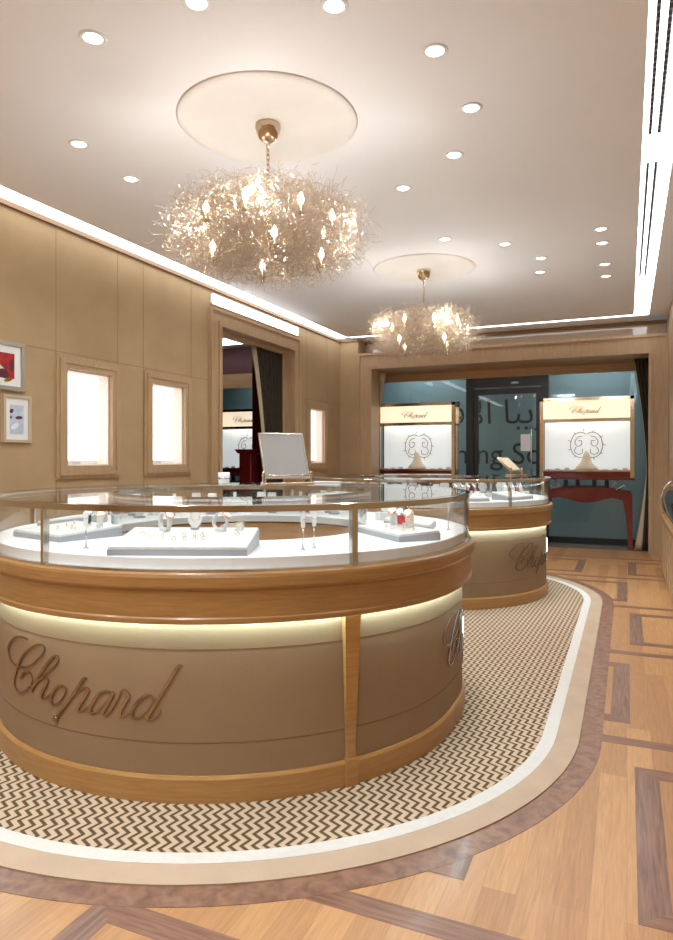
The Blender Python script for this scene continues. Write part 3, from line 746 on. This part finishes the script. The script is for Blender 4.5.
# ------------------------------------------------------------------ chandeliers
def chandelier(label, x, y):
    t = thing('chandelier', label, 'chandelier', (x, y, H-.014))
    z0 = -(H-.014)
    MB().lathe([(.075, -.0), (.078, -.02), (.072, -.035), (.070, -.05), (.055, -.085), (.028, -.105), (.010, -.112), (.008, -.16)], (0, 0, 0), 32).build('canopy', BRASS, t)
    m = MB(); n = 10; zt = -.150
    for i in range(n):
        zc = zt-.018-.030*i; pts = []
        for j in range(12):
            a = 2*PI*j/12; u = .010*math.cos(a); v = .021*math.sin(a)
            pts.append((u, 0, zc+v) if i % 2 else (0, u, zc+v))
        m.tube(pts, .0032, 5, True)
    m.build('chain', BRASS, t)
    zc = 2.72-H+.014
    MB().lathe([(.006, zc+.22), (.02, zc+.20), (.012, zc+.16), (.03, zc+.02), (.036, zc-.02), (.020, zc-.06), (.006, zc-.09)], (0, 0, 0), 20).build('hub', BRASS, t)
    bp = []
    for i in range(8):
        a = 2*PI*i/8+.2; bp.append((.40*math.cos(a), .40*math.sin(a), zc+.06, a))
    for i in range(4):
        a = 2*PI*i/4+.62; bp.append((.33*math.cos(a), .33*math.sin(a), zc-.12, a))
    for i, (bx, by, bz, a) in enumerate(bp):
        pts = [(.02*math.cos(a), .02*math.sin(a), zc), (bx*.35, by*.35, zc-.07), (bx*.75, by*.75, zc-.085), (bx*.97, by*.97, bz-.10), (bx, by, bz-.05)]
        MB().tube(pts, .0045, 6).build('arm', BRASS, t)
        MB().lathe([(.010, -.06), (.024, -.05), (.024, -.046), (.011, -.044), (.011, -.005)], (bx, by, bz), 14).build('socket', BRASS, t)
        b = MB().lathe([(.008, -.005), (.016, .008), (.0185, .020), (.015, .038), (.007, .055), (.001, .066)], (bx, by, bz), 14).build('bulb', E_BULB, t)
    # wire cloud: curly champagne wires filling a thick ring
    m = MB(); rnd = random.Random(3)
    for i in range(12500):
        a = rnd.uniform(0, 2*PI); R0 = .365+rnd.gauss(0, .05)
        rr = .20*math.sqrt(rnd.random()); ph = rnd.uniform(0, 2*PI)
        p = Vector(((R0+rr*math.cos(ph))*math.cos(a), (R0+rr*math.cos(ph))*math.sin(a), zc+.95*rr*math.sin(ph)))
        c0 = Vector((.36*math.cos(a), .36*math.sin(a), zc))
        d = (p-c0).normalized()*.6+Vector((rnd.gauss(0, 1), rnd.gauss(0, 1), rnd.gauss(0, 1))).normalized()
        d.normalize(); pts = [p]; L = rnd.uniform(.010, .022)
        curl = Vector((rnd.gauss(0, 1), rnd.gauss(0, 1), rnd.gauss(0, 1))).normalized()*rnd.uniform(.3, .9)
        for j in range(6):
            d = (d+curl.cross(d)*.9+Vector((rnd.gauss(0, .25), rnd.gauss(0, .25), rnd.gauss(0, .25)))).normalized()
            p = p+d*L; pts.append(p)
        m.tube(pts, .0009, 3)
    for i in range(500):                                  # long stray sprigs on the outside
        a = rnd.uniform(0, 2*PI); ph = rnd.uniform(-.35*PI, 1.1*PI)*.9; c0 = Vector((.37*math.cos(a), .37*math.sin(a), zc))
        d = Vector((math.cos(ph)*math.cos(a), math.cos(ph)*math.sin(a), math.sin(ph))); p = c0+d*.13; pts = [p]
        for j in range(6):
            d = (d+Vector((rnd.gauss(0, .3), rnd.gauss(0, .3), rnd.gauss(0, .3)))).normalized(); p = p+d*.019; pts.append(p)
        m.tube(pts, .0007, 3)
    o = m.build('wire_cloud', WIRE, t); o['kind'] = 'stuff'
    for i in range(4):
        a = i*PI/2+.4; lamp('POINT', 'bulb_light', (.50*math.cos(a), .50*math.sin(a), zc+.07), 6, (1, .97, .93), t, shadow_soft_size=.02)
    return t
ch = chandelier('round chandelier of tangled champagne wire above the front counter', -2.0, 3.555)
copy_thing(ch, (-2.0, 6.95, H-.014), .35, 'round chandelier of tangled champagne wire above the second counter, farther off')

# ------------------------------------------------------------------ downlights
DL = [(-2.379,2.504),(-3.26,3.308),(-1.769,2.498),(-1.213,2.762),(-.883,3.267),(-.833,3.88),(-1.066,4.432),(-1.548,4.817),(-3.318,3.871),
      (-.212,6.372),(-.217,6.787),(-.211,7.527),(-.215,8.022),(-1.548,6.084),(-1.062,6.452),(-.80,7.044),(-.87,7.565)]
dlab = ['downlight at top left, next to the photo edge', 'downlight at the left near the cove strip', 'downlight at the top edge left of the middle', 'downlight at the top edge right of the first one',
  'downlight right of the near chandelier, nearest the camera', 'second downlight right of the near chandelier', 'third downlight going back right of the near chandelier', 'small downlight behind and right of the near chandelier',
  'downlight just above the left rim of the near chandelier', 'first of the four ceiling downlights in a line at the right', 'second of the four ceiling downlights in a line at the right', 'third of the four ceiling downlights in a line at the right', 'last of the four ceiling downlights in a line at the right',
  'downlight just above the far chandelier canopy', 'downlight right of the far chandelier canopy', 'upper of two downlights right of the far chandelier', 'lower of two downlights right of the far chandelier']
root = thing('downlight', 'round white '+dlab[0], 'downlight', (DL[0][0], DL[0][1], H))
MB().lathe([(.047, .0), (.066, 0), (.066, -.004), (.062, -.007), (.052, -.007), (.046, -.002)], (0, 0, 0), 28, cap=False).build('trim_ring', WHITE, root)
MB().lathe([(.046, -.001), (.040, -.004), (.001, -.005)], (0, 0, 0), 24).build('lens', E_DOWN, root)
for (x, y), la in list(zip(DL, dlab))[1:]: copy_thing(root, (x, y, H), 0, 'round white '+la)
SPOT = 31
for x, y in DL+[(-2.6, .2), (-.8, .2), (-2.6, -1.5), (-.8, -1.5), (-3.5, 1.2), (-3.4, 5.5), (-3.4, 8.3), (-2.0, 9.2), (-3.3, 6.8)]:  # positions after DL are added fill beams without a downlight fitting
    lamp('SPOT', 'downlight_and_fill_beam', (x, y, H-.02), SPOT, (.90, .97, 1), None, spot_size=2.5, spot_blend=.9, shadow_soft_size=.06)

# ------------------------------------------------------------------ shop front, door, hoarding
w1 = MB().mat(GDOOR)
for x0, x1 in ((-4.35, -2.54), (-1.18, .53)): w1.box(x0, x1, 11.49, 11.505, .10, 2.74)
w1.mat(DARK).box(-4.35, -2.54, 11.46, 11.53, 0, .10).box(-1.18, .53, 11.46, 11.53, 0, .10)
struct(w1.build('window_1'))
d1 = MB().mat(DARK)
d1.box(-2.54, -2.42, 11.43, 11.55, 0, 2.80).box(-1.30, -1.18, 11.43, 11.55, 0, 2.80).box(-2.42, -1.30, 11.43, 11.55, 2.58, 2.74)
d1.box(-2.42, -2.34, 11.46, 11.52, .02, 2.56).box(-1.38, -1.30, 11.46, 11.52, .02, 2.56).box(-2.34, -1.38, 11.46, 11.52, 2.46, 2.56).box(-2.34, -1.38, 11.46, 11.52, .02, .14)
d1.mat(GDOOR).box(-2.34, -1.38, 11.485, 11.495, .14, 2.46)
d1.mat(WHITE).box(-1.78, -1.66, 11.425, 11.43, 2.63, 2.66)
door = struct(d1.build('door_1'))
MB().tube([(-1.45, 11.44, .8), (-1.45, 11.40, .82), (-1.45, 11.40, 1.9), (-1.45, 11.44, 1.92)], .012, 8).build('door_handle', STEEL, door)
tag(MB().box(-1.63, -1.48, 11.470, 11.474, 1.50, 1.78).build('paper_notice', PAPER), 'white paper notice taped inside the glass door', 'notice')
hd = thing('hoarding', 'teal painted hoarding with black Arabic and English lettering outside the glass door', 'hoarding', (-2.2, 12.5, 0))
MB().box(-6.8, 5.0, 0, .05, 0, 3.6).build('board', TEAL, hd)
def textmesh(body, size, mat_, parent, loc, name='lettering'):
    c = bpy.data.curves.new('txt', 'FONT'); c.body = body; c.size = size; c.extrude = .002; c.resolution_u = 4
    o = bpy.data.objects.new('txt', c); COL.objects.link(o); bpy.context.view_layer.update()
    dg = bpy.context.evaluated_depsgraph_get(); me = bpy.data.meshes.new_from_object(o.evaluated_get(dg))
    bpy.data.objects.remove(o); me.name = name; me.materials.clear(); me.materials.append(mat_)
    q = bpy.data.objects.new(name, me); COL.objects.link(q); q.parent = parent; q.location = loc; q.rotation_euler = (PI/2, 0, 0)
    return q
textmesh('Opening Soon', .55, INK, hd, (-1.79, -.004, 1.28))
# Arabic shaped by hand (visual order, left to right)
textmesh('\u062d\ufe8e\ufe98\ufe98\ufed3\ufefb\u0627 \ufe8e\ufe92\ufef3\ufeae\ufed7', .62, INK, hd, (-1.9, -.004, 2.02))

# vitrines on console tables
def ser_word(mb_parent, x, y, z, s, mat_):
    def fn(u, v, w): return (x+u*s, y-w*.4, z+(v-.43)*s)
    script_word(fn, .010, .028, .006, 3).build('lettering', mat_, mb_parent)
def vitrine(label, x, y):
    t = thing('lightbox_vitrine', label, 'display case', (x, y, 1.088)); W = .685; HH = 1.235; D = .34
    m = MB()
    m.mat(BRASS)
    for sx in (-1, 1):
        a, b = sorted((sx*W, sx*(W-.055)))
        m.box(a, b, 0, .03, 0, HH); m.box(a, b, D-.03, D, 0, HH)
    m.box(-W, W, 0, .03, HH-.05, HH); m.box(-W+.055, W-.055, 0, .03, .86, .905)
    m.mat(CHERRY).box(-W+.055, W-.055, 0, .05, 0, .10)
    m.mat(BRASS).box(-W+.055, W-.055, -.005, .0, .085, .11)
    m.mat(DARK).box(-W, W, .03, D, HH-.02, HH).box(-W, W, .05, D, 0, .03)
    m.build('frame', None, t)
    for sx in (-1, 1): MB().box(sx*(W-.006)-.003, sx*(W-.006)+.003, .03, D-.03, .03, HH-.02).build('side_glass', GLASS, t)
    h = MB().box(-W+.056, W-.056, .012, .06, .906, HH-.051).build('header_sign', E_HEAD, t)
    ser_word(h, .02, .010, 1.03, .46, SEAM)
    s = MB().box(-W+.056, W-.056, .20, .215, .10, .86).build('screen', E_SCR, t)
    e = MB()
    for k_, (cx_, fl_) in enumerate(((-.10, 1), (.10, -1))):
        def fn(u, v, w): return (cx_+u*fl_, .198-w*.2, .50+v)
        for st in ([(.09, .17), (.02, .20), (-.08, .16), (-.13, .05), (-.13, -.06), (-.08, -.16), (.02, -.20), (.10, -.15)],
                   [(.04, .14), (-.03, .12), (-.07, .04), (-.03, -.02), (.03, .01), (.02, .07), (-.02, .06)],
                   [(-.05, -.03), (-.08, -.10), (-.02, -.15), (.04, -.12), (.04, -.06)]):
            ribbon(e, st, fn, .010, .020, .004, 4, .5)
    e.build('emblem', SILV, s)
    e = MB()
    rnd = random.Random(5)
    for i in range(11):
        a = 2*PI*i/11; 
        def fn(u, v, w, a=a): return (.255*math.cos(a)+u, .198-w*.2, .50+.235*math.sin(a)+v)
        ribbon(e, [(.03*math.cos(a), .03*math.sin(a)), (0, 0), (.02*math.cos(a+2), .02*math.sin(a+2))], fn, .006, .012, .004, 3, .5)
    e.build('leaf_border', MIRR, s)
    m = MB(); m.lathe([(.15, 0), (.16, .03), (.15, .06), (.09, .12), (.06, .20), (.045, .26), (.012, .30), (.001, .31)], (0, .11, .10), 20); m.v = [(p[0], .11+(p[1]-.11)*.5, p[2]) for p in m.v]
    m.build('display_form', CREAM, t)
    m = MB()
    for i in range(9): m.bbox(-.56+.14*i-.035, -.56+.14*i+.035, .055, .10, .03, .12+.012*(i % 3), .004)
    m.build('display_form', WLEA, t)
    lamp('AREA', 'case_light', (0, .12, HH-.06), 5, (1, .95, .88), t, shape='RECTANGLE', size=1.1, size_y=.06)
    return t
V = vitrine('lit window vitrine with cream script header right of the glass door', -.585, 11.0)
copy_thing(V, (-3.32, 11.0, 1.088), 0, 'lit window vitrine with cream script header left of the glass door')
copy_thing(V, (-6.72, 11.0, 1.088), 0, 'lit window vitrine seen through the left doorway in the next room')
def console(label, x, y):
    t = thing('console_table', label, 'table', (x, y, 0)); W = .66
    m = MB(); m.bbox(-W-.04, W+.03, -.05, .42, 1.045, 1.087, .008); m.build('table_top', CHERRY, t)
    # bowed apron
    top = [(-W, .80), (-W+.02, .86), (-.45, .905), (-.2, .935), (0, .94), (.2, .935), (.45, .905), (W-.02, .86), (W, .80)]
    bot = [(W, .72), (W-.13, .74), (.38, .775), (.22, .73), (.1, .70), (0, .692), (-.1, .70), (-.22, .73), (-.38, .775), (-W+.13, .74), (-W, .72)]
    m = MB(); m.prism_xz((top+bot)[::-1], -.02, .02); m.build('apron', CHERRY, t)
    m = MB(); m.prism_xz((top+bot)[::-1], .34, .37); m.build('apron', CHERRY, t)
    for sx in (-1, 1):
        for yy in (-.03, .33):
            m = MB(); P = [(sx*(W-.13), .74), (sx*W, .82), (sx*(W+.005), 0.0), (sx*(W-.055), 0.0), (sx*(W-.095), .5)]
            if sx > 0: P = P
            m.prism_xz(P if sx > 0 else P[::-1], yy, yy+.06); m.build('leg', CHERRY, t)
    m = MB()
    for x0 in (-.30, -.12, .12, .30): m.bbox(x0-.03, x0+.03, .10, .16, .935 if abs(x0) < .2 else .90, 1.046, .006)
    m.bbox(-.34, .34, -.01, .30, .93, .95, .004)
    m.build('pedestal', DARK, t)
    m = MB()
    for sx in (-1, 1):
        m.tube([(sx*(W-.02), 0, .85), (sx*(W-.12), 0, .97), (sx*(W-.22), 0, .90), (sx*(W-.28), 0, .96), (sx*(W-.2), 0, 1.045)], .008, 6)
    m.build('scroll_bracket', CHROME, t)
    return t
CT = console('red lacquered console table with curved apron under the right vitrine', -.585, 10.98)
copy_thing(CT, (-3.32, 10.98, 0), 0, 'red lacquered console table under the vitrine left of the door')
copy_thing(CT, (-6.72, 10.98, 0), 0, 'red console table in the next room, seen through the left doorway')

# curtains
def curtain(label, fx0, fx1, z0, z1, axis, pos, depth, n=60, nz=26, folds=7, lin=None, name='curtain'):
    t = thing(name, label, 'curtain', (0, 0, 0))
    def sheet(f0, f1, mt, nm, th, amp, fo):
        m = MB(); m.smooth = True; b = 0
        for side in (0, 1):
            for k_ in range(nz+1):
                q = k_/nz; z = z0+(z1-z0)*q
                a, c = f0(q), f1(q)
                for i in range(n+1):
                    u = i/n; x = a+(c-a)*u; y = pos+depth*.5+amp*math.sin(u*fo*2*PI+.4*math.sin(q*3))+side*th
                    m.v.append((x, y, z) if axis == 'x' else (y, x, z))
        S = (nz+1)*(n+1)
        for k_ in range(nz):
            for i in range(n):
                j = k_*(n+1)+i; m.face([j, j+1, j+n+2, j+n+1]); m.face([S+j, S+j+n+1, S+j+n+2, S+j+1])
        for k_ in range(nz):
            for i in (0, n):
                j = k_*(n+1)+i; m.face([j, j+n+1, S+j+n+1, S+j])
        for i in range(n):
            m.face([i, S+i, S+i+1, i+1]); j = nz*(n+1)+i; m.face([j, j+1, S+j+1, S+j])
        m.build(nm, mt, t)
    sheet(fx0, fx1, VELV, 'velvet_drape', .008, depth*.35, folds)
    if lin: sheet(lin[0], lin[1], LINING, 'lining_edge', .012, .004, 1)
    return t
def tie(q, top, mid, bot):           # q 0 at the hem, 1 at the rail; gathered at q=.42
    return mid+(top-mid)*((q-.42)/.58)**1.5 if q > .42 else mid+(bot-mid)*((.42-q)/.42)**1.3
curtain('dark curtain with beige edge at the left of the far shop window', lambda q: -4.34, lambda q: tie(q, -3.93, -4.08, -4.05), .02, 2.86, 'x', 10.868, .04,
        lin=(lambda q: tie(q, -3.93, -4.08, -4.05), lambda q: tie(q, -3.80, -4.02, -4.0)))
curtain('dark curtain with beige lining at the right of the far shop window', lambda q: tie(q, .10, .27, .20), lambda q: .50, .02, 2.86, 'x', 10.868, .04,
        lin=(lambda q: tie(q, .09, .262, .10), lambda q: tie(q, .10, .27, .20)))
curtain('dark curtain with beige edge hanging in the left doorway', lambda q: tie(q, 7.92, 8.20, 8.15), lambda q: 8.70, .02, 2.89, 'y', XL-.19, .08,
        lin=(lambda q: tie(q, 7.80, 8.13, 8.10), lambda q: tie(q, 7.92, 8.20, 8.17)))

# next room through the doorway
nr = MB().mat(MAROON)
nr.box(-9, -4.6, 10.5, 10.6, 2.86, H).box(-9.2, -9, YF, 14, 0, H)
nr.mat(SOFF).box(-9, -4.6, 10.45, 10.5, 2.66, 2.92)
struct(nr.build('wall_far'))
w2 = MB().mat(GDOOR).box(-9, -4.6, 11.49, 11.505, .1, 2.9); w2.mat(DARK).box(-9, -4.6, 11.46, 11.53, 0, .1).box(-9, -4.6, 11.46, 11.53, 2.8, 2.9)
struct(w2.build('window_2'))
wo = MB().mat(TEAL).box(XR+.2, XR+.3, 9, 14, 0, 3.6).box(-9.2, XR+.3, 13.9, 14, 0, 3.6); struct(wo.build('wall_outside'))
t = thing('cherry_cabinet', 'tall dark cherry wood cabinet just inside the left doorway', 'cabinet', (-4.95, 8.60, 0))
MB().bbox(-.09, .09, -.12, .12, 0, 2.85, .01).build('cabinet_body', CHERRY, t)
t = thing('cherry_desk', 'lower dark cherry wood desk with flared top inside the left doorway', 'desk', (-4.93, 8.20, 0))
MB().bbox(-.07, .12, -.14, .14, 0, 1.44, .01).build('desk_body', CHERRY, t)
MB().prism_xz([(-.13, 1.50), (-.07, 1.44), (.12, 1.44), (.14, 1.47), (.14, 1.50)], -.17, .17).build('desk_top', CHERRY, t)
t = thing('ceiling_light_strip', 'pair of thin white ceiling light lines in the next room', 'light', (-6.6, 9.6, H-.06))
for y in (0, .22): MB().box(-1.2, 1.2, y, y+.05, 0, .05).build('tube', E_SLOT, t)

# right-hand counter
t = thing('side_counter', 'oak side counter with curved glass dome cut by the right edge', 'display counter', (.39, 7.5, 0))
m = MB(); m.bbox(0, .13, -1.6, 1.53, .02, .66, .006)
for i in range(8): m.box(-.008, 0, -1.55+.39*i, -1.25+.39*i, .08, .60)
m.build('body', OAKP, t)
MB().bbox(-.02, .14, -1.62, 1.545, .66, .70, .008).build('worktop', OAK, t)
m = MB(); arc = [(0.0, .70), (-.012, .80), (-.005, .92), (.03, 1.02), (.08, 1.08), (.135, 1.10)]; inn = [(a+.006, z-.004) for a, z in arc[::-1]]
prof = arc+inn; b = 0; m.smooth = True
for y in (-1.58, 1.50):
    for a, z in prof: m.v.append((a, y, z))
n = len(prof)
for j in range(n): m.face([j, (j+1) % n, n+(j+1) % n, n+j][::-1])
m.build('glass_dome', GTOP, t)
m = MB()
m.tube([(a-.001, 1.51, z) for a, z in arc], .006, 6); m.tube([(a-.001, -1.58, z) for a, z in arc], .006, 6); m.build('dome_rim', CHROME, t)
m = MB().box(.01, .12, -1.55, 1.48, .702, .72); m.build('deck', WHITE, t)
MB().box(.10, .12, -1.5, 1.4, 1.05, 1.06).build('case_led', E_CASE, t)
for i in range(8):
    make_bust('small white necklace bust under the glass dome of side counter', (.455, 6.3+.36*i, .722), -PI/2, 'busts in the side counter').scale = (.8,)*3

# ------------------------------------------------------------------ added outside fill light
for x in (-6.5, -3.5, -.5):  # unseen panels and lamps added to light the hoarding
    t = thing('added_outside_fill', 'pale fill panel added out of view outside the shop front', 'light', (x, 12.0, 3.3), 0, 'added fill panels outside the shop front')
    MB().box(-.6, .6, -.12, .12, 0, .03).build('light_panel', E_OUT, t)
    lamp('AREA', 'added_fill_light', (x, 12.0, 3.28), 8, (.88, .95, 1), None, shape='RECTANGLE', size=1.2, size_y=.25)
# added fill light: unseen ceiling panels behind the camera that brighten the room
for x, y in ((-2.6, -.6), (-.4, -.6), (-1.8, 1.0)):
    t = thing('added_ceiling_fill', 'square white fill panel added at the ceiling out of view', 'light', (x, y, H-.03), 0, 'added ceiling fill panels out of view')
    MB().box(-.3, .3, -.3, .3, 0, .028).build('light_panel', E_SLOT, t)
    lamp('AREA', 'added_fill_light', (x, y, H-.04), 26, (.9, .97, 1), None, shape='SQUARE', size=.6)

# ------------------------------------------------------------------ world, camera
w = bpy.data.worlds.new('world'); sc.world = w; w.use_nodes = True
w.node_tree.nodes['Background'].inputs[0].default_value = (.75, .85, 1, 1); w.node_tree.nodes['Background'].inputs[1].default_value = .3
cam = bpy.data.cameras.new('camera'); co = bpy.data.objects.new('camera', cam); COL.objects.link(co)
cam.sensor_fit = 'HORIZONTAL'; cam.sensor_width = 36; cam.lens = 36*668/673
cam.shift_y = -(470-460)/673
co.location = (0, 0, 1.35); co.rotation_euler = (PI/2, 0, math.atan(290.5/668))
cam.clip_start = .05
sc.camera = co
sc.view_settings.view_transform = 'Standard'; sc.view_settings.look = 'None'; sc.view_settings.gamma = 1
sc.view_settings.exposure = .50
try: sc.view_settings.use_curve_mapping = False
except Exception: pass
